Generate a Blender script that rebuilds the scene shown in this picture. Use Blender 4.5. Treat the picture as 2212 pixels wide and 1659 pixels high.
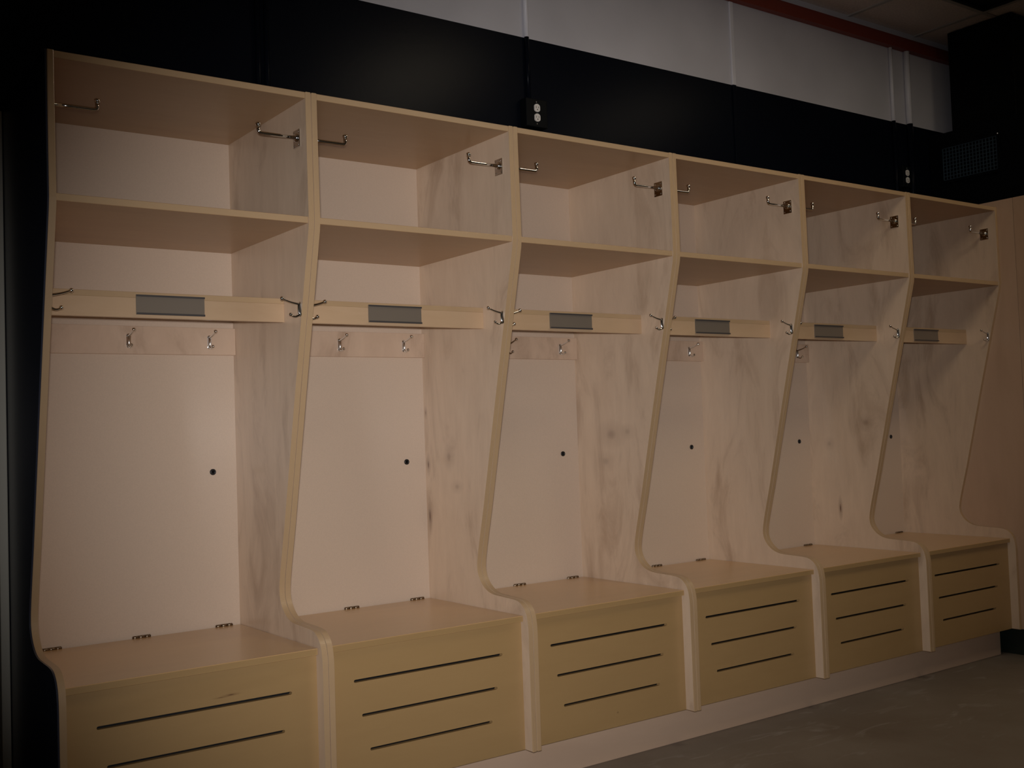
import bpy, bmesh, math, random
from mathutils import Vector, Matrix

for o in list(bpy.data.objects):
    bpy.data.objects.remove(o, do_unlink=True)
scene = bpy.context.scene
col = scene.collection
R = math.radians

# ------------------------------------------------------------------ camera
def aim(yaw, pitch, roll):
    y, p, r = R(yaw), R(pitch), R(roll)
    fw = Vector((-math.sin(y) * math.cos(p), math.cos(y) * math.cos(p), math.sin(p)))
    rt = Vector((math.cos(y), math.sin(y), 0))
    up = rt.cross(fw)
    rt2 = rt * math.cos(r) + up * math.sin(r)
    up2 = up * math.cos(r) - rt * math.sin(r)
    m = Matrix((rt2, up2, -fw)).transposed()
    return m.to_euler()

CAM = Vector((-0.7079, -3.0076, 1.2188))
cam_data = bpy.data.cameras.new('camera')
cam_data.sensor_width = 36.0
cam_data.lens = 36.0 * 2366.19 / 2212.0
cam_data.clip_start = 0.02
cam = bpy.data.objects.new('camera', cam_data)
col.objects.link(cam)
cam.location = CAM
cam.rotation_euler = aim(-36.045, 2.452, -2.016)
scene.camera = cam

# ------------------------------------------------------------------ world, lights, exposure
FLASH_W = 300.0
FLASH_COLOR = (1.0, 0.97, 0.99)
TROFFER_L = 7.0
TROFFER_COLOR = (1.0, 0.84, 0.62)
world = bpy.data.worlds.new('world')
scene.world = world
world.use_nodes = True
world.node_tree.nodes['Background'].inputs[0].default_value = (0.25, 0.3, 0.4, 1)
world.node_tree.nodes['Background'].inputs[1].default_value = 0.02

flash = bpy.data.lights.new('camera_flash', 'SPOT')      # the flash of the camera the picture was taken with
flash.energy = FLASH_W
flash.color = FLASH_COLOR
flash.spot_size = R(60.5)
flash.spot_blend = 1.0
flash.shadow_soft_size = 0.03
flash_o = bpy.data.objects.new('camera_flash', flash)
col.objects.link(flash_o)
flash_o.location = CAM + Vector((-0.005, 0.0, 0.06))
flash_o.rotation_euler = aim(-36.9, -0.6, -2.016)

vs = scene.view_settings
vs.view_transform = 'Standard'
vs.look = 'None'
vs.gamma = 1.0
vs.use_curve_mapping = False
vs.exposure = 0.0

# ------------------------------------------------------------------ materials
def mat(name, color, rough=0.5, metal=0.0, spec=None):
    m = bpy.data.materials.new(name)
    m.use_nodes = True
    b = m.node_tree.nodes['Principled BSDF']
    b.inputs['Base Color'].default_value = (*color, 1)
    b.inputs['Roughness'].default_value = rough
    b.inputs['Metallic'].default_value = metal
    if spec is not None:
        b.inputs['Specular IOR Level'].default_value = spec
    return m

def nd(nt, t, **kw):
    n = nt.nodes.new(t)
    for k, v in kw.items():
        setattr(n, k, v)
    return n

def coords(nt, scale, rand=True):
    tc = nd(nt, 'ShaderNodeTexCoord')
    mp = nd(nt, 'ShaderNodeMapping')
    mp.inputs['Scale'].default_value = scale
    nt.links.new(tc.outputs['Object'], mp.inputs['Vector'])
    if rand:
        oi = nd(nt, 'ShaderNodeObjectInfo')
        mu = nd(nt, 'ShaderNodeMath', operation='MULTIPLY')
        mu.inputs[1].default_value = 37.0
        nt.links.new(oi.outputs['Random'], mu.inputs[0])
        cb = nd(nt, 'ShaderNodeCombineXYZ')
        for i in range(3):
            nt.links.new(mu.outputs[0], cb.inputs[i])
        nt.links.new(cb.outputs[0], mp.inputs['Location'])
    return tc, mp

def ramp(nt, src, stops):
    r = nd(nt, 'ShaderNodeValToRGB')
    el = r.color_ramp.elements
    el[0].position, el[0].color = stops[0][0], (*stops[0][1], 1)
    el[1].position, el[1].color = stops[-1][0], (*stops[-1][1], 1)
    for p, c in stops[1:-1]:
        e = el.new(p)
        e.color = (*c, 1)
    nt.links.new(src, r.inputs[0])
    return r

def mix(nt, fac, a, b, mode='MIX'):
    m = nd(nt, 'ShaderNodeMix', data_type='RGBA', blend_type=mode)
    for s, v in ((0, fac), (6, a), (7, b)):
        if hasattr(v, 'is_linked'):
            nt.links.new(v, m.inputs[s])
        elif isinstance(v, (int, float)):
            m.inputs[s].default_value = v
        else:
            m.inputs[s].default_value = (*v, 1)
    return m.outputs[2]

def maple(name, light, dark, scale, blotch=0.35, rough=0.38, streak=0.5, knots=(), coat=0.25, figure=False):
    """maple veneer; scale stretches the grain (small along the grain); knots: (x,y,z,radius across,radius along z)"""
    m = bpy.data.materials.new(name)
    m.use_nodes = True
    nt = m.node_tree
    b = nt.nodes['Principled BSDF']
    tc, mp = coords(nt, scale)
    fine = nd(nt, 'ShaderNodeTexNoise')
    fine.inputs['Scale'].default_value = 14
    fine.inputs['Detail'].default_value = 6
    fine.inputs['Roughness'].default_value = 0.65
    fine.inputs['Distortion'].default_value = 0.4
    nt.links.new(mp.outputs[0], fine.inputs['Vector'])
    big = nd(nt, 'ShaderNodeTexNoise')
    big.inputs['Scale'].default_value = 2.2
    big.inputs['Detail'].default_value = 4
    big.inputs['Distortion'].default_value = 1.2
    if figure:
        tc2, mp2 = coords(nt, (scale[0] * 1.1, scale[1] * 1.1, scale[2] * 1.7))
        big.inputs['Scale'].default_value = 3.0
        big.inputs['Detail'].default_value = 7
        big.inputs['Roughness'].default_value = 0.62
        nt.links.new(mp2.outputs[0], big.inputs['Vector'])
    else:
        nt.links.new(mp.outputs[0], big.inputs['Vector'])
    f1 = ramp(nt, fine.outputs[0], [(0.3, dark), (0.5, [0.5 * (x + y) for x, y in zip(light, dark)]), (0.68, light)])
    f2 = ramp(nt, big.outputs[0], [(0.3, [x * 0.86 for x in dark]), (0.48, light), (0.7, [min(1, x * 1.12) for x in light])])
    c = mix(nt, streak, light, f1.outputs[0])
    c = mix(nt, blotch, c, f2.outputs[0])
    for kx, ky, kz, ra, rb, st in knots:
        sub = nd(nt, 'ShaderNodeVectorMath', operation='SUBTRACT')
        nt.links.new(tc.outputs['Object'], sub.inputs[0])
        sub.inputs[1].default_value = (kx, ky, kz)
        sc = nd(nt, 'ShaderNodeVectorMath', operation='MULTIPLY')
        nt.links.new(sub.outputs[0], sc.inputs[0])
        sc.inputs[1].default_value = ((1 / ra) if ra > 0 else 0, 1 / abs(ra), 1 / rb)
        ln = nd(nt, 'ShaderNodeVectorMath', operation='LENGTH')
        nt.links.new(sc.outputs[0], ln.inputs[0])
        rr = ramp(nt, ln.outputs['Value'], [(0.1, (st,) * 3), (0.35, (st * .4,) * 3), (1.0, (0, 0, 0))])
        c = mix(nt, rr.outputs[0], c, (0.12, 0.045, 0.02))
    nt.links.new(c, b.inputs['Base Color'])
    b.inputs['Roughness'].default_value = rough
    b.inputs['Coat Weight'].default_value = coat
    b.inputs['Coat Roughness'].default_value = 0.22
    bp = nd(nt, 'ShaderNodeBump')
    bp.inputs['Strength'].default_value = 0.04
    bp.inputs['Distance'].default_value = 0.002
    nt.links.new(fine.outputs[0], bp.inputs['Height'])
    nt.links.new(bp.outputs[0], b.inputs['Normal'])
    return m

LOC0 = Vector((0.381, 0.3, 0.139))        # locker origin relative to its left outer foot
LT, DK = (0.49, 0.305, 0.155), (0.41, 0.24, 0.115)
m_side = maple('maple_side', (0.73, 0.565, 0.405), (0.47, 0.315, 0.20), (1.6, 1.6, 0.36), 0.55, 0.36, 0.5, figure=True)
def side_knotted(name, kn):
    return maple(name, (0.73, 0.565, 0.405), (0.47, 0.315, 0.20), (1.6, 1.6, 0.36), 0.55, 0.36, 0.5, figure=True,
                 knots=[(0.37, y - 0.3, z - 0.139, -ra, rb, st) for y, z, ra, rb, st in kn])
m_flat = maple('maple_shelf', LT, DK, (0.3, 1.7, 1.7), 0.2, 0.42, 0.4)
m_seat = maple('maple_seat', (0.63, 0.40, 0.18), (0.55, 0.335, 0.14), (0.3, 1.7, 1.7), 0.18, 0.3, 0.35, coat=0.5)
m_front = maple('maple_front', (0.43, 0.275, 0.118), (0.375, 0.232, 0.095), (0.35, 1.5, 1.9), 0.2, 0.4, 0.35)
m_front1 = maple('maple_front_streaked', (0.43, 0.275, 0.118), (0.375, 0.232, 0.095), (0.35, 1.5, 1.9), 0.2, 0.4, 0.35,
                 knots=[(0.475 - 0.381, 0.03 - 0.3, 0.497 - 0.139, 0.034, 0.005, .9), (0.445 - 0.381, 0.03 - 0.3, 0.494 - 0.139, 0.03, 0.003, .8)])
m_front3 = maple('maple_front_specked', (0.43, 0.275, 0.118), (0.375, 0.232, 0.095), (0.35, 1.5, 1.9), 0.2, 0.4, 0.35,
                 knots=[(0.032 - 0.381, -0.27, 0.365 - 0.139, 0.007, 0.010, .9), (0.036 - 0.381, -0.27, 0.35 - 0.139, 0.005, 0.006, .9),
                        (0.043 - 0.381, -0.27, 0.345 - 0.139, 0.004, 0.005, .8), (0.40 - 0.381, -0.27, 0.19 - 0.139, 0.007, 0.005, .8)])
m_rail = maple('maple_rail', (0.66, 0.485, 0.345), (0.45, 0.30, 0.20), (1.2, 1.6, 0.5), 0.55, 0.4, 0.6, figure=True)
m_bar = maple('maple_bar', (0.60, 0.415, 0.25), (0.48, 0.30, 0.16), (0.35, 1.6, 1.6), 0.35, 0.4, 0.45)
m_edge = maple('maple_edge', (0.53, 0.36, 0.20), (0.47, 0.31, 0.165), (0.5, 1.5, 0.5), 0.12, 0.36, 0.3)
m_plinth = maple('maple_plinth', (0.66, 0.48, 0.34), (0.58, 0.40, 0.27), (0.25, 1.5, 1.6), 0.15, 0.42, 0.3)
m_cpanel = maple('maple_corner_panel', (0.60, 0.42, 0.29), (0.50, 0.33, 0.21), (1.6, 1.6, 0.32), 0.35, 0.38, 0.5)

def melamine():
    m = mat('cream_melamine', (0.66, 0.555, 0.475), 0.3)
    nt = m.node_tree
    b = nt.nodes['Principled BSDF']
    tc, mp = coords(nt, (1, 1, 1))
    n = nd(nt, 'ShaderNodeTexNoise')
    n.inputs['Scale'].default_value = 260
    n.inputs['Detail'].default_value = 3
    nt.links.new(mp.outputs[0], n.inputs['Vector'])
    r = ramp(nt, n.outputs[0], [(0.35, (0.64, 0.50, 0.375)), (0.65, (0.67, 0.525, 0.395))])
    nt.links.new(r.outputs[0], b.inputs['Base Color'])
    return m
m_back = melamine()

m_chrome = mat('polished_chrome', (0.78, 0.78, 0.76), 0.10, 1.0)
m_nickel = mat('nickel_hinge', (0.26, 0.20, 0.14), 0.32, 1.0)
m_alu = mat('grey_name_plate', (0.27, 0.222, 0.17), 0.36, 0.35)
m_alu_dark = mat('dark_channel', (0.10, 0.09, 0.085), 0.4, 0.4)
m_rubber = mat('black_rubber', (0.008, 0.008, 0.009), 0.35)
m_laminate = mat('dark_navy_laminate', (0.034, 0.039, 0.060), 0.28)
m_blackpaint = mat('black_duct_paint', (0.003, 0.004, 0.005), 0.5, 0.0, 0.1)
m_greytrim = mat('grey_green_trim', (0.55, 0.53, 0.44), 0.5)
m_redpaint = mat('red_oxide_paint', (0.22, 0.035, 0.018), 0.5)
m_socket = mat('white_socket_plastic', (0.80, 0.76, 0.70), 0.3)
m_boxblack = mat('black_outlet_box', (0.004, 0.005, 0.006), 0.5, 0.0, 0.1)
m_slotdark = mat('socket_slot_dark', (0.02, 0.018, 0.015), 0.6)
m_toe = mat('dark_green_toe_kick', (0.012, 0.020, 0.014), 0.5)
m_white_enamel = mat('white_enamel', (0.62, 0.60, 0.56), 0.35)
m_grid = mat('grid_bar_white', (0.50, 0.48, 0.45), 0.45)
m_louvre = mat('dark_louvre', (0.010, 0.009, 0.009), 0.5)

def wall_paint(name, color, rough, bump=0.12):
    m = mat(name, color, rough)
    nt = m.node_tree
    b = nt.nodes['Principled BSDF']
    tc, mp = coords(nt, (1, 1, 1), rand=False)
    n = nd(nt, 'ShaderNodeTexNoise')
    n.inputs['Scale'].default_value = 60
    n.inputs['Detail'].default_value = 5
    nt.links.new(mp.outputs[0], n.inputs['Vector'])
    bp = nd(nt, 'ShaderNodeBump')
    bp.inputs['Strength'].default_value = bump
    bp.inputs['Distance'].default_value = 0.003
    nt.links.new(n.outputs[0], bp.inputs['Height'])
    nt.links.new(bp.outputs[0], b.inputs['Normal'])
    n2 = nd(nt, 'ShaderNodeTexNoise')
    n2.inputs['Scale'].default_value = 1.7
    n2.inputs['Detail'].default_value = 3
    nt.links.new(mp.outputs[0], n2.inputs['Vector'])
    r = ramp(nt, n2.outputs[0], [(0.3, [c * 0.88 for c in color]), (0.7, [c * 1.1 for c in color])])
    nt.links.new(r.outputs[0], b.inputs['Base Color'])
    return m
m_wwhite = wall_paint('wall_paint_white', (0.62, 0.61, 0.64), 0.55)
m_cwhite = wall_paint('conduit_white', (0.80, 0.79, 0.82), 0.4, 0.02)
m_wblack = wall_paint('wall_paint_black', (0.0036, 0.0050, 0.0088), 0.27, 0.08)
m_wblack.node_tree.nodes['Principled BSDF'].inputs['Specular IOR Level'].default_value = 0.06
m_wroom = wall_paint('wall_paint_room', (0.60, 0.58, 0.54), 0.6)

def concrete():
    m = mat('scuffed_concrete', (0.2, 0.17, 0.14), 0.55)
    nt = m.node_tree
    b = nt.nodes['Principled BSDF']
    tc, mp = coords(nt, (1, 1, 1), rand=False)
    a = nd(nt, 'ShaderNodeTexNoise')
    a.inputs['Scale'].default_value = 1.6
    a.inputs['Detail'].default_value = 7
    a.inputs['Roughness'].default_value = 0.65
    nt.links.new(mp.outputs[0], a.inputs['Vector'])
    ra = ramp(nt, a.outputs[0], [(0.3, (0.165, 0.13, 0.10)), (0.55, (0.215, 0.18, 0.145)), (0.75, (0.25, 0.215, 0.18))])
    mp2 = nd(nt, 'ShaderNodeMapping')
    mp2.inputs['Scale'].default_value = (1.0, 3.2, 1.0)
    mp2.inputs['Rotation'].default_value = (0, 0, R(25))
    nt.links.new(tc.outputs['Object'], mp2.inputs['Vector'])
    s = nd(nt, 'ShaderNodeTexNoise')
    s.inputs['Scale'].default_value = 3.5
    s.inputs['Detail'].default_value = 5
    s.inputs['Distortion'].default_value = 1.5
    nt.links.new(mp2.outputs[0], s.inputs['Vector'])
    rs = ramp(nt, s.outputs[0], [(0.60, (0, 0, 0)), (0.72, (0.6, 0.6, 0.6))])
    c = mix(nt, rs.outputs[0], ra.outputs[0], (0.33, 0.30, 0.27))
    nt.links.new(c, b.inputs['Base Color'])
    bp = nd(nt, 'ShaderNodeBump')
    bp.inputs['Strength'].default_value = 0.1
    bp.inputs['Distance'].default_value = 0.004
    nt.links.new(a.outputs[0], bp.inputs['Height'])
    nt.links.new(bp.outputs[0], b.inputs['Normal'])
    return m
m_floor = concrete()

def tile_mat():
    m = mat('ceiling_tile_grey', (0.40, 0.34, 0.31), 0.85)
    nt = m.node_tree
    b = nt.nodes['Principled BSDF']
    tc, mp = coords(nt, (1, 1, 1))
    n = nd(nt, 'ShaderNodeTexNoise')
    n.inputs['Scale'].default_value = 90
    n.inputs['Detail'].default_value = 4
    nt.links.new(mp.outputs[0], n.inputs['Vector'])
    r = ramp(nt, n.outputs[0], [(0.35, (0.70, 0.62, 0.57)), (0.6, (0.80, 0.71, 0.65))])
    nt.links.new(r.outputs[0], b.inputs['Base Color'])
    return m
m_tile = tile_mat()

def emitter(name, color, strength):
    m = bpy.data.materials.new(name)
    m.use_nodes = True
    nt = m.node_tree
    b = nt.nodes['Principled BSDF']
    b.inputs['Base Color'].default_value = (0.8, 0.8, 0.8, 1)
    b.inputs['Emission Color'].default_value = (*color, 1)
    b.inputs['Emission Strength'].default_value = strength
    return m
m_diffuser = emitter('lit_diffuser', TROFFER_COLOR, TROFFER_L)

# ------------------------------------------------------------------ mesh helpers
class MB:
    def __init__(self):
        self.bm = bmesh.new()

    def box(self, x0, x1, y0, y1, z0, z1, mi=0, bev=0.0):
        vs_ = [self.bm.verts.new(p) for p in ((x0, y0, z0), (x1, y0, z0), (x1, y1, z0), (x0, y1, z0),
                                               (x0, y0, z1), (x1, y0, z1), (x1, y1, z1), (x0, y1, z1))]
        fs = []
        for q in ((0, 3, 2, 1), (4, 5, 6, 7), (0, 1, 5, 4), (1, 2, 6, 5), (2, 3, 7, 6), (3, 0, 4, 7)):
            f = self.bm.faces.new([vs_[i] for i in q])
            f.material_index = mi
            fs.append(f)
        if bev > 0:
            es = list({e for f in fs for e in f.edges})
            bmesh.ops.bevel(self.bm, geom=es, offset=bev, segments=2, affect='EDGES', profile=0.5)
        return fs

    def prism(self, pts, axis, a, b, mi=0, rim=None, bev=0.0):
        """polygon pts in the plane normal to axis, extruded from a to b"""
        def P(p, w):
            if axis == 'X': return (w, p[0], p[1])
            if axis == 'Y': return (p[0], w, p[1])
            return (p[0], p[1], w)
        v0 = [self.bm.verts.new(P(p, a)) for p in pts]
        v1 = [self.bm.verts.new(P(p, b)) for p in pts]
        f0 = self.bm.faces.new(v0[::-1]); f1 = self.bm.faces.new(v1)
        f0.material_index = f1.material_index = mi
        n = len(pts)
        for i in range(n):
            f = self.bm.faces.new((v0[i], v0[(i + 1) % n], v1[(i + 1) % n], v1[i]))
            f.material_index = mi if rim is None else rim
        if bev > 0:
            es = list(f0.edges) + list(f1.edges)
            bmesh.ops.bevel(self.bm, geom=es, offset=bev, segments=2, affect='EDGES', profile=0.5,
                            material=-1 if rim is None else rim)

    def tube(self, pts, r, seg=10, mi=0, cap=True):
        pts = [Vector(p) for p in pts]
        rs = r if isinstance(r, (list, tuple)) else [r] * len(pts)
        rings = []
        ref = None
        for i, p in enumerate(pts):
            d = (pts[min(i + 1, len(pts) - 1)] - pts[max(i - 1, 0)]).normalized()
            if ref is None:
                ref = d.orthogonal().normalized()
            ref = (ref - d * ref.dot(d)).normalized()
            bi = d.cross(ref)
            rings.append([self.bm.verts.new(p + (ref * math.cos(t) + bi * math.sin(t)) * rs[i])
                          for t in [2 * math.pi * k / seg for k in range(seg)]])
        for a, b in zip(rings, rings[1:]):
            for k in range(seg):
                f = self.bm.faces.new((a[k], a[(k + 1) % seg], b[(k + 1) % seg], b[k]))
                f.material_index = mi
                f.smooth = True
        if cap:
            self.bm.faces.new(rings[0][::-1]).material_index = mi
            self.bm.faces.new(rings[-1]).material_index = mi

    def ball(self, c, r, mi=0, seg=10, rings=7, sc=(1, 1, 1)):
        m = Matrix.Translation(c) @ Matrix.Diagonal((r * sc[0], r * sc[1], r * sc[2], 1))
        res = bmesh.ops.create_uvsphere(self.bm, u_segments=seg, v_segments=rings, radius=1, matrix=m)
        for v in res['verts']:
            for f in v.link_faces:
                f.smooth = True
                f.material_index = mi

    def shift(self, d):
        bmesh.ops.translate(self.bm, verts=self.bm.verts, vec=d)

    def data(self, name, mats):
        bmesh.ops.recalc_face_normals(self.bm, faces=self.bm.faces)
        me = bpy.data.meshes.new(name)
        self.bm.to_mesh(me)
        self.bm.free()
        for m in (mats if isinstance(mats, (list, tuple)) else [mats]):
            me.materials.append(m)
        return me

def put(name, me, parent=None, loc=(0, 0, 0), rot=None):
    o = bpy.data.objects.new(name, me)
    col.objects.link(o)
    o.location = loc
    if rot: o.rotation_euler = rot
    if parent: o.parent = parent
    return o

def empty(name, loc):
    o = bpy.data.objects.new(name, None)
    o.empty_display_size = 0.1
    col.objects.link(o)
    o.location = loc
    return o

def tag(o, label, cat, group=None):
    o['label'] = label
    o['category'] = cat
    if group: o['group'] = group
    return o

def struct(o, label=None):
    o['kind'] = 'structure'
    if label: o['label'] = label
    return o

# ------------------------------------------------------------------ the room
YW = 0.64                     # face of the back wall
ZC = 3.42                     # ceiling
ZL = 2.885                    # where the white paint starts
XL, XR, YF = -4.2, 6.6, -6.0

b = MB(); b.box(XL - .12, XR + .12, YF - .12, YW + .12, -0.1, 0.0)
struct(put('floor', b.data('floor', m_floor)), 'bare scuffed grey concrete floor')
b = MB()
b.box(XL, XR, YW, YW + .12, 0, ZL, 0)
b.box(XL, XR, YW, YW + .12, ZL, ZC + .2, 1)
struct(put('wall_back', b.data('wall_back', [m_wblack, m_wwhite])), 'wall painted black below and white above the lockers')
for nm, x0, x1, y0, y1 in (('wall_left', XL - .12, XL, YF, YW + .12), ('wall_right', XR, XR + .12, YF, YW + .12),
                           ('wall_front', XL - .12, XR + .12, YF - .12, YF)):
    b = MB()
    b.box(x0, x1, y0, y1, 0, 1.6, 0)
    b.box(x0, x1, y0, y1, 1.6, ZC + .2, 1)
    struct(put(nm, b.data(nm, [m_wblack, m_wroom])))

# red trim under the ceiling
b = MB()
b.box(XL, XR, YW - .04, YW, 3.304, 3.362, 0, 0.003)
b.box(XL, XR, YW - .012, YW, 3.355, 3.385, 0)
struct(put('trim_1', b.data('trim_1', m_redpaint)), 'dark red trim strip running along the top of the wall')

# suspended ceiling: slab above, grid bars and tiles
TX0, TY0 = 4.31, 0.22          # a known grid crossing
b = MB(); b.box(XL - .12, XR + .12, YF - .12, YW + .12, ZC + .10, ZC + .2)
ceil = struct(put('ceiling', b.data('ceiling', m_louvre)), 'suspended ceiling of grey tiles in a thin grid')
xs = [TX0 + .61 * k for k in range(-14, 4)]
ys = [TY0 - 1.22 * k for k in range(0, 6)]
barx = MB(); barx.box(-.012, .012, YF, YW, -.004, .02)
barx = barx.data('grid_bar', m_grid)
bary = MB(); bary.box(XL, XR, -.012, .012, -.003, .02)
bary = bary.data('grid_bar_cross', m_grid)
def child(name, me, parent, loc):
    o = put(name, me, parent, loc)
    return o
for x in xs:
    if XL < x < XR: child('grid_bar', barx, ceil, (x, 0, ZC))
for y in ys:
    if YF < y < YW: child('grid_bar', bary, ceil, (0, y, ZC))
LIT = [(TX0 - 3 * .61, 1), (TX0, 1)]
DARK = [(TX0, 0)]
def is_in(lst, x, k):
    return any(abs(x - a) < .01 and k == kk for a, kk in lst)
full = MB(); full.box(.013, .597, -1.207, -.013, 0.002, .018)
full = full.data('ceiling_tile', m_tile)
bord = MB(); bord.box(.013, .597, .013, YW - TY0, 0.002, .018)
bord = bord.data('ceiling_tile_border', m_tile)
for x in xs:
    if x < XL - .3 or x + .61 > XR + .05: continue
    child('ceiling_tile', bord, ceil, (x, TY0, ZC))
    for k, y in enumerate(ys):
        if y - 1.22 < YF - .9: continue
        if is_in(LIT, x, k) or is_in(DARK, x, k): continue
        child('ceiling_tile', full, ceil, (x, y, ZC))

m_diffuser_dim = emitter('dim_diffuser', TROFFER_COLOR, TROFFER_L * 0.42)
def troffer(x, k, lit_, label):
    y = TY0 - 1.22 * k
    root = tag(empty('ceiling_light', (x + .305, y - .61, ZC)), label, 'ceiling light', 'recessed ceiling lights')
    h = MB()
    h.box(-.29, .29, -.595, .595, .075, .085)
    for a, c in ((-.29, -.285), (.285, .29)):
        h.box(a, c, -.595, .595, .0, .075)
    for a, c in ((-.595, -.59), (.59, .595)):
        h.box(-.285, .285, a, c, .0, .075)
    put('housing', h.data('troffer_housing', m_white_enamel if lit_ else m_louvre), root)
    d = MB(); d.box(-.28, .28, -.585, .585, .010, .016)
    put('diffuser', d.data('troffer_diffuser', lit_ or m_louvre), root)
    f = MB()
    for a in (-.29, .27): f.box(a, a + .02, -.595, .595, -.003, .004)
    for a in (-.595, .575): f.box(-.27, .27, a, a + .02, -.003, .004)
    put('frame', f.data('troffer_frame', m_white_enamel if lit_ else m_louvre), root)
troffer(LIT[0][0], 1, m_diffuser, 'lit fluorescent ceiling panel in front of the fourth locker')
troffer(LIT[1][0], 1, m_diffuser_dim, 'dimmer lit fluorescent ceiling panel in front of the corner panel')
troffer(DARK[0][0], 0, None, 'unlit dark ceiling light panel at the top right corner')

# ------------------------------------------------------------------ lockers
W, T = 0.762, 0.019
DB = 0.618                    # front of the back panel
ZT, ZS, ZFT = 2.270, 0.592, 0.139
SH0, SH1 = 1.868, 1.888

def arc(cx, cy, r, a0, a1, n):
    return [(cx + r * math.cos(R(a0 + (a1 - a0) * k / n)), cy + r * math.sin(R(a0 + (a1 - a0) * k / n))) for k in range(n + 1)]

def smooth_poly(pts, n=10):
    """Catmull-Rom through pts"""
    out = []
    P = [Vector(p) for p in pts]
    for i in range(1, len(P) - 2):
        p0, p1, p2, p3 = P[i - 1], P[i], P[i + 1], P[i + 2]
        for k in range(n):
            t = k / n
            out.append(0.5 * ((2 * p1) + (p2 - p0) * t + (2 * p0 - 5 * p1 + 4 * p2 - p3) * t * t + (3 * p1 - p0 - 3 * p2 + p3) * t ** 3))
    out.append(P[-2])
    return [(p.x, p.y) for p in out]

front_curve = [(-0.001, 1.876), (0.003, 1.850)]
front_curve += [(0.032, 1.735), (0.133, 1.343), (0.232, 0.950)]
front_curve += smooth_poly([(0.245, 0.90), (0.268, 0.82), (0.283, 0.755), (0.283, 0.718), (0.268, 0.688), (0.238, 0.662), (0.196, 0.647),
                            (0.130, 0.643), (0.075, 0.641), (0.040, 0.636), (0.016, 0.622), (-0.001, 0.600), (-0.009, 0.570), (-0.012, 0.53), (-0.012, 0.4)], 5)
profile = [(0.636, ZFT), (0.636, ZT), (0.0, ZT)] + front_curve + [(-0.012, ZFT)]

def L(mb):                    # to the locker's own origin
    mb.shift(-LOC0)
    return mb

def side(x0, x1):
    m = MB(); m.prism(profile, 'X', x0, x1, 0, 1, 0.0022)
    return L(m)
me_left = side(0.0009, T).data('side_panel_left', [m_side, m_edge])
me_right = side(W - T, W - 0.0009).data('side_panel_right', [m_side, m_edge])
m_knot2 = side_knotted('maple_side_knotted_a', [(0.597, 0.905, .022, .08, .85), (0.597, 1.10, .02, .05, .8), (0.45, 1.13, .045, .06, .4), (0.605, 1.30, .014, .03, .6), (0.40, 1.02, .05, .03, .35)])
m_knot5 = side_knotted('maple_side_knotted_b', [(0.45, 0.78, .016, .07, .9), (0.28, 1.20, .06, .05, .4), (0.50, 1.10, .04, .04, .3)])
m_knot3 = side_knotted('maple_side_knotted_c', [(0.40, 1.19, .10, .07, .42), (0.44, 1.08, .07, .05, .3), (0.30, 1.20, .05, .04, .3)])
me_right2 = side(W - T, W - 0.0009).data('side_panel_right_knotted', [m_knot2, m_edge])
me_right5 = side(W - T, W - 0.0009).data('side_panel_right_knotted', [m_knot5, m_edge])
me_right3 = side(W - T, W - 0.0009).data('side_panel_right_knotted', [m_knot3, m_edge])

def board(x0, x1, y0, y1, z0, z1, face, edge, name, bev=0.0012):
    m = MB(); fs = m.box(x0, x1, y0, y1, z0, z1, 0)
    m.bm.normal_update()
    for f in m.bm.faces:
        if f.calc_center_median().y < y0 + 1e-5: f.material_index = 1
    bmesh.ops.bevel(m.bm, geom=list(m.bm.edges), offset=bev, segments=2, affect='EDGES', profile=0.5)
    return L(m).data(name, [face, edge])

X0, X1 = T, W - T
me_top = board(X0, X1, 0.002, DB, ZT - .020, ZT - .0005, m_flat, m_edge, 'top_panel')
me_shelf = board(X0, X1, 0.003, DB, SH0, SH1, m_flat, m_edge, 'shelf')
me_bottom = board(X0, X1, 0.050, DB, ZFT, ZFT + .019, m_flat, m_edge, 'bottom_panel')
m = MB(); m.box(X0, X1, DB, DB + .006, ZFT, ZT - .001)
me_backp = L(m).data('back_panel', m_back)
m = MB(); m.box(X0, X1, DB - .019, DB, 1.513, 1.605, 0, .001)
me_rail = L(m).data('hook_rail', m_rail)
YB = 0.193
m = MB(); m.box(X0, X1, YB, YB + .019, 1.586, 1.644, 0, .0006)
me_bar = L(m).data('name_bar', m_bar)
m = MB(); m.box(X0, X1, YB, YB + .019, 1.644, 1.661, 0, .0012)
me_strip = L(m).data('edge_strip', m_edge)
m = MB()
m.box(.280, .484, YB - .003, YB, 1.595, 1.653, 0)
m.box(.280, .484, YB - .007, YB - .003, 1.6505, 1.653, 1)
m.box(.280, .484, YB - .008, YB - .007, 1.6475, 1.653, 1)
m.box(.280, .484, YB - .007, YB - .003, 1.595, 1.5975, 1)
m.box(.280, .484, YB - .008, YB - .007, 1.595, 1.6005, 1)
me_plate = L(m).data('name_plate', [m_alu, m_alu_dark])
me_seat = board(X0 + .003, X1 - .002, 0.014, 0.610, ZS - .020, ZS, m_seat, m_front, 'seat_lid', .0018)

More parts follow.
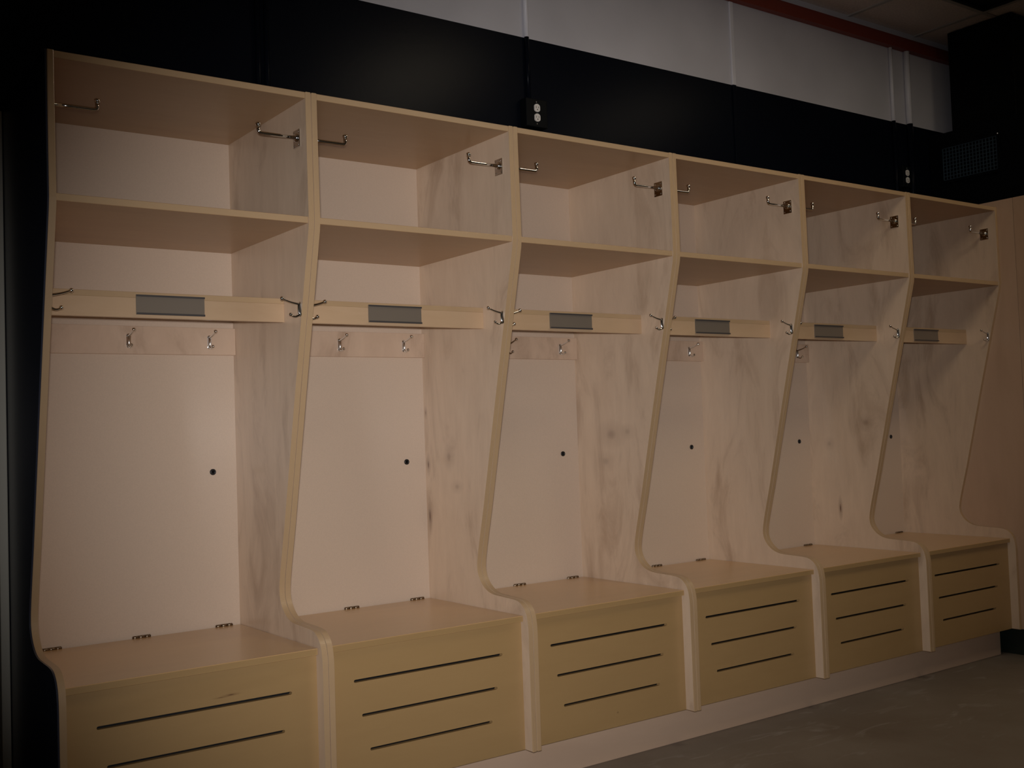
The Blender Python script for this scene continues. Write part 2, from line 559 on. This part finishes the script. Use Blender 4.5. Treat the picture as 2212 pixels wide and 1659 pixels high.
# slotted base front
def slotted(matl):
    bm = bmesh.new()
    x0, x1, z0, z1 = X0, X1, ZFT + .001, ZS - .022
    edges = []
    def loop(pts):
        v = [bm.verts.new((p[0], 0.030, p[1])) for p in pts]
        for i in range(len(v)):
            edges.append(bm.edges.new((v[i], v[(i + 1) % len(v)])))
    loop([(x0, z0), (x1, z0), (x1, z1), (x0, z1)])
    h = .0046
    for zc, a, c in ((.471, .104, .662), (.364, .129, .637), (.257, .154, .612)):
        pts = arc(c - h, zc, h, -90, 90, 6) + arc(a + h, zc, h, 90, 270, 6)
        loop(pts)
    bmesh.ops.triangle_fill(bm, use_beauty=True, use_dissolve=False, edges=edges, normal=(0, -1, 0))
    geom = bmesh.ops.extrude_face_region(bm, geom=bm.faces[:])
    bmesh.ops.translate(bm, verts=[g for g in geom['geom'] if isinstance(g, bmesh.types.BMVert)], vec=(0, .016, 0))
    mb = MB(); mb.bm.free(); mb.bm = bm
    return L(mb).data('front_panel', matl)
me_front = slotted(m_front)
me_front1 = slotted(m_front1)
me_front3 = slotted(m_front3)
m = MB(); m.box(X0 + .012, X1 - .012, .056, .059, ZFT + .06, ZS - .06)  # added black sheet, stands in for the shade inside the seat base
me_slot_shade = L(m).data('slot_shade_sheet', m_louvre)

# hinge of the seat lid: barrel with three knuckles and two leaves
m = MB()
for k, (a, c) in enumerate(((-.028, -.011), (-.010, .010), (.011, .028))):
    m.tube([(a, 0, 0), (c, 0, 0)], .0052, 10)
m.tube([(-.030, 0, 0), (.030, 0, 0)], .0026, 8)
m.box(-.028, .028, -.020, -.002, -.0047, -.0032)
me_hinge = m.data('hinge', m_nickel)

# grommet in the back panel
m = MB()
n = 18
prof = [(.0105, 0), (.0105, -.003), (.0075, -.0045), (.005, -.003), (.0045, .0)]
rings = [[m.bm.verts.new((r * math.cos(2 * math.pi * k / n), y, r * math.sin(2 * math.pi * k / n))) for k in range(n)] for r, y in prof]
for a, c in zip(rings, rings[1:]):
    for k in range(n):
        m.bm.faces.new((a[k], a[(k + 1) % n], c[(k + 1) % n], c[k])).smooth = True
m.bm.faces.new(rings[-1])
me_grommet = m.data('grommet', m_rubber)

# hat-and-coat hook: backplate in the local YZ plane at x=0, prongs towards +X
def bez(p0, p1, p2, n=8):
    p0, p1, p2 = Vector(p0), Vector(p1), Vector(p2)
    return [p0 * (1 - t) ** 2 + p1 * 2 * t * (1 - t) + p2 * t * t for t in [k / n for k in range(n + 1)]]
m = MB()
pts = arc(0, .016, .0075, 0, 180, 8) + arc(0, -.016, .0075, 180, 360, 8)
m.prism(pts, 'X', 0, .0045, 0, None, .0012)
m.ball((.0045, 0, .010), .0032, 0, 8, 5, (.5, 1, 1))
m.ball((.0045, 0, -.010), .0032, 0, 8, 5, (.5, 1, 1))
m.tube(bez((.004, 0, .018), (.008, 0, .0), (.004, 0, -.018), 6), .0042, 8)
me_hplate = m.data('coat_hook', m_chrome)
m = MB()
m.tube(bez((.003, 0, .016), (.030, 0, .018), (.060, 0, .031)), [.0042, .0040, .0036, .0034, .0032, .0030, .0028, .0026, .0026], 8)
m.ball((.060, 0, .031), .0064)
me_prong_u = m.data('upper_prong', m_chrome)
m = MB()
m.tube(bez((.003, 0, -.016), (.020, 0, -.030), (.033, 0, -.017)), [.0042, .0040, .0036, .0034, .0032, .0030, .0028, .0026, .0026], 8)
m.ball((.033, 0, -.017), .0058)
me_prong_l = m.data('lower_prong', m_chrome)

# long hanger arm on a square plate
m = MB()
m.box(0, .004, -.022, .022, -.028, .028, 0, .0012)
m.tube([(.004, 0, .004), (.009, 0, .004), (.010, 0, .004)], [.013, .012, .010], 14)
for sy, sz in ((-.015, .020), (.015, .020), (-.015, -.020), (.015, -.020)):
    m.ball((.004, sy, sz), .0034, 0, 8, 5, (.5, 1, 1))
me_aplate = m.data('hanger_arm', m_chrome)
m = MB()
path = [(.006, 0, .004), (.06, 0, .004), (.117, 0, .004)] + [(.117 + .010 * math.sin(R(a)), 0, .014 - .010 * math.cos(R(a))) for a in (22, 45, 67, 90)] + [(.127, 0, .026)]
m.tube(path, .0056, 10)
me_arod = m.data('arm_rod', m_chrome)
m = MB()
m.tube([(.127, 0, .025), (.127, 0, .027), (.127, 0, .034), (.127, 0, .036)], [.0054, .0078, .0078, .0045], 12)
me_acap = m.data('end_cap', m_chrome)

# dark finished outer face of the first locker
m = MB(); m.prism([(y + (.002 if y < .3 else 0), z) for y, z in profile], 'X', -.0035, 0.0002)
me_end = L(m).data('end_panel', m_laminate)

labels = [
    'leftmost maple locker stall with a dark outer side',
    'second maple locker stall from the left, knots in its right side panel',
    'third maple locker stall from the left, below the nearer white wall outlet',
    'fourth maple locker stall from the left, between third and fifth',
    'fifth maple locker stall from the left, one before the corner stall',
    'last maple locker stall in the corner against the plain wooden panel',
]
def lp(x, y, z):
    return Vector((x, y, z)) - LOC0

for i in range(6):
    root = tag(empty('locker_stall', (i * W + LOC0.x, LOC0.y, LOC0.z)), labels[i], 'locker', 'row of maple locker stalls')
    put('side_panel', me_left, root)
    put('side_panel', {1: me_right2, 2: me_right3, 4: me_right5}.get(i, me_right), root)
    if i == 0:
        put('end_panel', me_end, root)['label'] = 'dark navy laminate outer face'
    put('back_panel', me_backp, root)['label'] = 'pale cream melamine back panel'
    put('top_panel', me_top, root)
    put('shelf', me_shelf, root)
    put('bottom_panel', me_bottom, root)
    put('hook_rail', me_rail, root)
    bar = put('name_bar', me_bar, root)
    put('edge_strip', me_strip, bar)
    put('name_plate', me_plate, bar)['label'] = 'blank grey metal name plate holder'
    put('front_panel', {0: me_front1, 2: me_front3}.get(i, me_front), root)['label'] = 'yellowish base front with three long slots'
    put('slot_shade_sheet', me_slot_shade, root)['label'] = 'added black sheet standing in for the shade behind the slots'
    seat = put('seat_lid', me_seat, root)
    for hx in (.130, .406, .684):
        put('hinge', me_hinge, seat, lp(hx, .6125, ZS + .0022))
    put('grommet', me_grommet, root, lp(.659, DB, 1.115))['label'] = 'round black grommet'
    for x, y, z, rz in ((X0, .104, 1.614, 0), (X1, .074, 1.614, math.pi),
                        (.111, DB - .019, 1.556, -math.pi / 2), (.379, DB - .019, 1.556, -math.pi / 2), (.650, DB - .019, 1.556, -math.pi / 2)):
        h = put('coat_hook', me_hplate, root, lp(x, y, z), (0, 0, rz))
        h['label'] = 'chrome double coat hook'
        put('upper_prong', me_prong_u, h)
        put('lower_prong', me_prong_l, h)
    for x, rz in ((X0, 0), (X1, math.pi)):
        h = put('hanger_arm', me_aplate, root, lp(x, .064, 2.139), (0, 0, rz))
        h['label'] = 'chrome hanger arm on a square plate'
        put('arm_rod', me_arod, h)
        put('end_cap', me_acap, h)

# continuous plinth under the row
m = MB(); m.box(0.0, 6 * W - .012, .100, .630, 0.0, ZFT, 0, .0015)
tag(put('plinth', m.data('plinth', m_plinth)), 'long pale wooden plinth under the row of lockers', 'plinth')

# ------------------------------------------------------------------ plain wooden panel closing the corner
root = tag(empty('corner_panel', (6 * W + .012, 0, 0)), 'tall plain maple panel closing the right corner of the row', 'panel')
CX = 6 * W + .0005
m = MB(); m.box(CX, CX + .019, -.0825, .636, ZFT, 2.303, 0, .001); m.shift((-6 * W - .012, 0, 0))
put('panel_board', m.data('panel_board', m_cpanel), root)
m = MB(); m.box(CX, CX + .019, -.95, -.0845, ZFT, 2.303, 0, .001); m.shift((-6 * W - .012, 0, 0))
put('panel_board', m.data('panel_board_front', m_cpanel), root)
m = MB(); m.box(CX + .045, CX + .065, -.95, .636, 0, ZFT + .02, 0, .001); m.box(CX + .019, CX + .06, -.95, .636, ZFT + .02, ZFT + .04, 0); m.shift((-6 * W - .012, 0, 0))
put('toe_kick', m.data('toe_kick', m_toe), root)['label'] = 'dark green recessed toe kick'

# grey trim beside the first locker
m = MB(); m.box(-.030, -.005, .530, .578, 0.0, 2.24, 0, .003)
tag(put('filler_strip', m.data('filler_strip', m_greytrim)), 'narrow grey vertical filler strip at the left edge beside the first locker', 'trim')

# ------------------------------------------------------------------ conduits on the wall
def conduit(x, r, z_low, label, flat=False, z_top=3.303):
    root = tag(empty('joint_strip' if flat else 'wall_conduit', (x, YW, z_low)), label, 'strip' if flat else 'conduit', None if flat else 'conduits on the wall')
    for nm, z0, z1, mt in (('upper_section', ZL, z_top, m_cwhite), ('lower_section', z_low, ZL, m_wblack)):
        m = MB()
        if flat:
            m.box(-r, r, -.010, 0, z0 - z_low, z1 - z_low, 0, .003)
        else:
            m.tube([(0, -r, z0 - z_low), (0, -r, z1 - z_low)], r, 14)
        put(nm, m.data(nm, mt), root)
    return root
conduit(.866, .010, 2.2, 'left of two thin black conduits above the first divider')
conduit(.900, .010, 2.2, 'right of two thin black conduits above the first divider')
conduit(2.079, .0105, 2.6125, 'slim conduit running down to the outlet above the third locker')
conduit(3.362, .0125, 2.2, 'flat joint strip on the wall above the fourth and fifth lockers', True)
conduit(4.657, .011, 2.2, 'left, thinner of the two white pipes near the black duct')
conduit(4.800, .017, 2.2, 'right, thicker of the two white pipes near the black duct')

# ------------------------------------------------------------------ outlets
def outlet(x, z, label, bx0, bx1):
    root = tag(empty('wall_outlet', (x, YW, z)), label, 'outlet', 'duplex outlets on the black wall')
    m = MB(); m.box(bx0 - x, bx1 - x, -.045, 0, -.060, .060, 0, .003)
    put('outlet_box', m.data('outlet_box', m_boxblack), root)
    sm = MB()
    r = .0172
    pts = []
    for a in range(0, 360, 15):
        px, pz = r * math.cos(R(a)), r * math.sin(R(a))
        pts.append((max(-.0145, min(.0145, px)), pz))
    sm.prism(pts, 'Y', -.050, -.044, 0, None, .0008)
    sme = sm.data('socket', m_socket)
    hm = MB()
    hm.box(-.0075, -.0055, -.0506, -.0495, -.002, .0065)
    hm.box(.0055, .0075, -.0506, -.0495, -.001, .0060)
    hm.tube([(0, -.0506, -.0075), (0, -.0495, -.0075)], .0026, 10)
    hme = hm.data('socket_slots', m_slotdark)
    for dz in (-.0205, .0205):
        s = put('socket', sme, root, (0, 0, dz))
        put('socket_slots', hme, s)
    for dz in (-.047, .047):
        m = MB(); m.ball((0, -.045, dz), .0034, 0, 8, 5, (1, .5, 1))
        put('screw', m.data('screw', m_chrome), root)
outlet(2.093, 2.5525, 'white duplex outlet on the black wall above the third locker', 2.038, 2.150)
outlet(4.709, 2.567, 'white duplex outlet on the black wall near the right corner', 4.672, 4.750)

# ------------------------------------------------------------------ black duct in the corner
root = tag(empty('air_duct', (5.35, .3, 2.32)), 'black painted air duct in the right corner with a mesh grille', 'duct')
o3 = Vector((5.35, .3, 2.32))
m = MB(); m.box(5.04, 5.64, .125, .510, 2.84, ZC - .002, 0, .004); m.shift(-o3)
put('duct_drop', m.data('duct_drop', m_blackpaint), root)
m = MB(); m.box(5.00, 5.64, -.9, .638, 2.32, 2.84, 0, .004); m.shift(-o3)
put('plenum', m.data('plenum', m_blackpaint), root)
m_mesh = mat('grille_wire', (0.06, 0.095, 0.125), 0.4, 0.4)
m = MB()
gy0, gy1, gz0, gz1 = .222, .546, 2.565, 2.747
nw, nh = 16, 9
for k in range(nw + 1):
    y = gy0 + (gy1 - gy0) * k / nw
    m.box(4.990, 4.994, y - .0022, y + .0022, gz0, gz1)
for k in range(nh + 1):
    z = gz0 + (gz1 - gz0) * k / nh
    m.box(4.994, 4.998, gy0, gy1, z - .0022, z + .0022)
m.shift(-o3)
gr = put('grille', m.data('grille', m_mesh), root)
gr['label'] = 'wire mesh grille'
m = MB()
m.box(4.988, 5.0, gy0 - .02, gy0 - .003, gz0 - .02, gz1 + .02); m.box(4.988, 5.0, gy1 + .003, gy1 + .02, gz0 - .02, gz1 + .02)
m.box(4.988, 5.0, gy0 - .003, gy1 + .003, gz0 - .02, gz0 - .003); m.box(4.988, 5.0, gy0 - .003, gy1 + .003, gz1 + .003, gz1 + .02)
m.shift(-o3)
put('grille_frame', m.data('grille_frame', m_blackpaint), gr)
m = MB(); m.ball((4.987, gy0 - .012, gz1 + .008), .006); m.shift(-o3)
put('screw', m.data('grille_screw', m_chrome), gr)
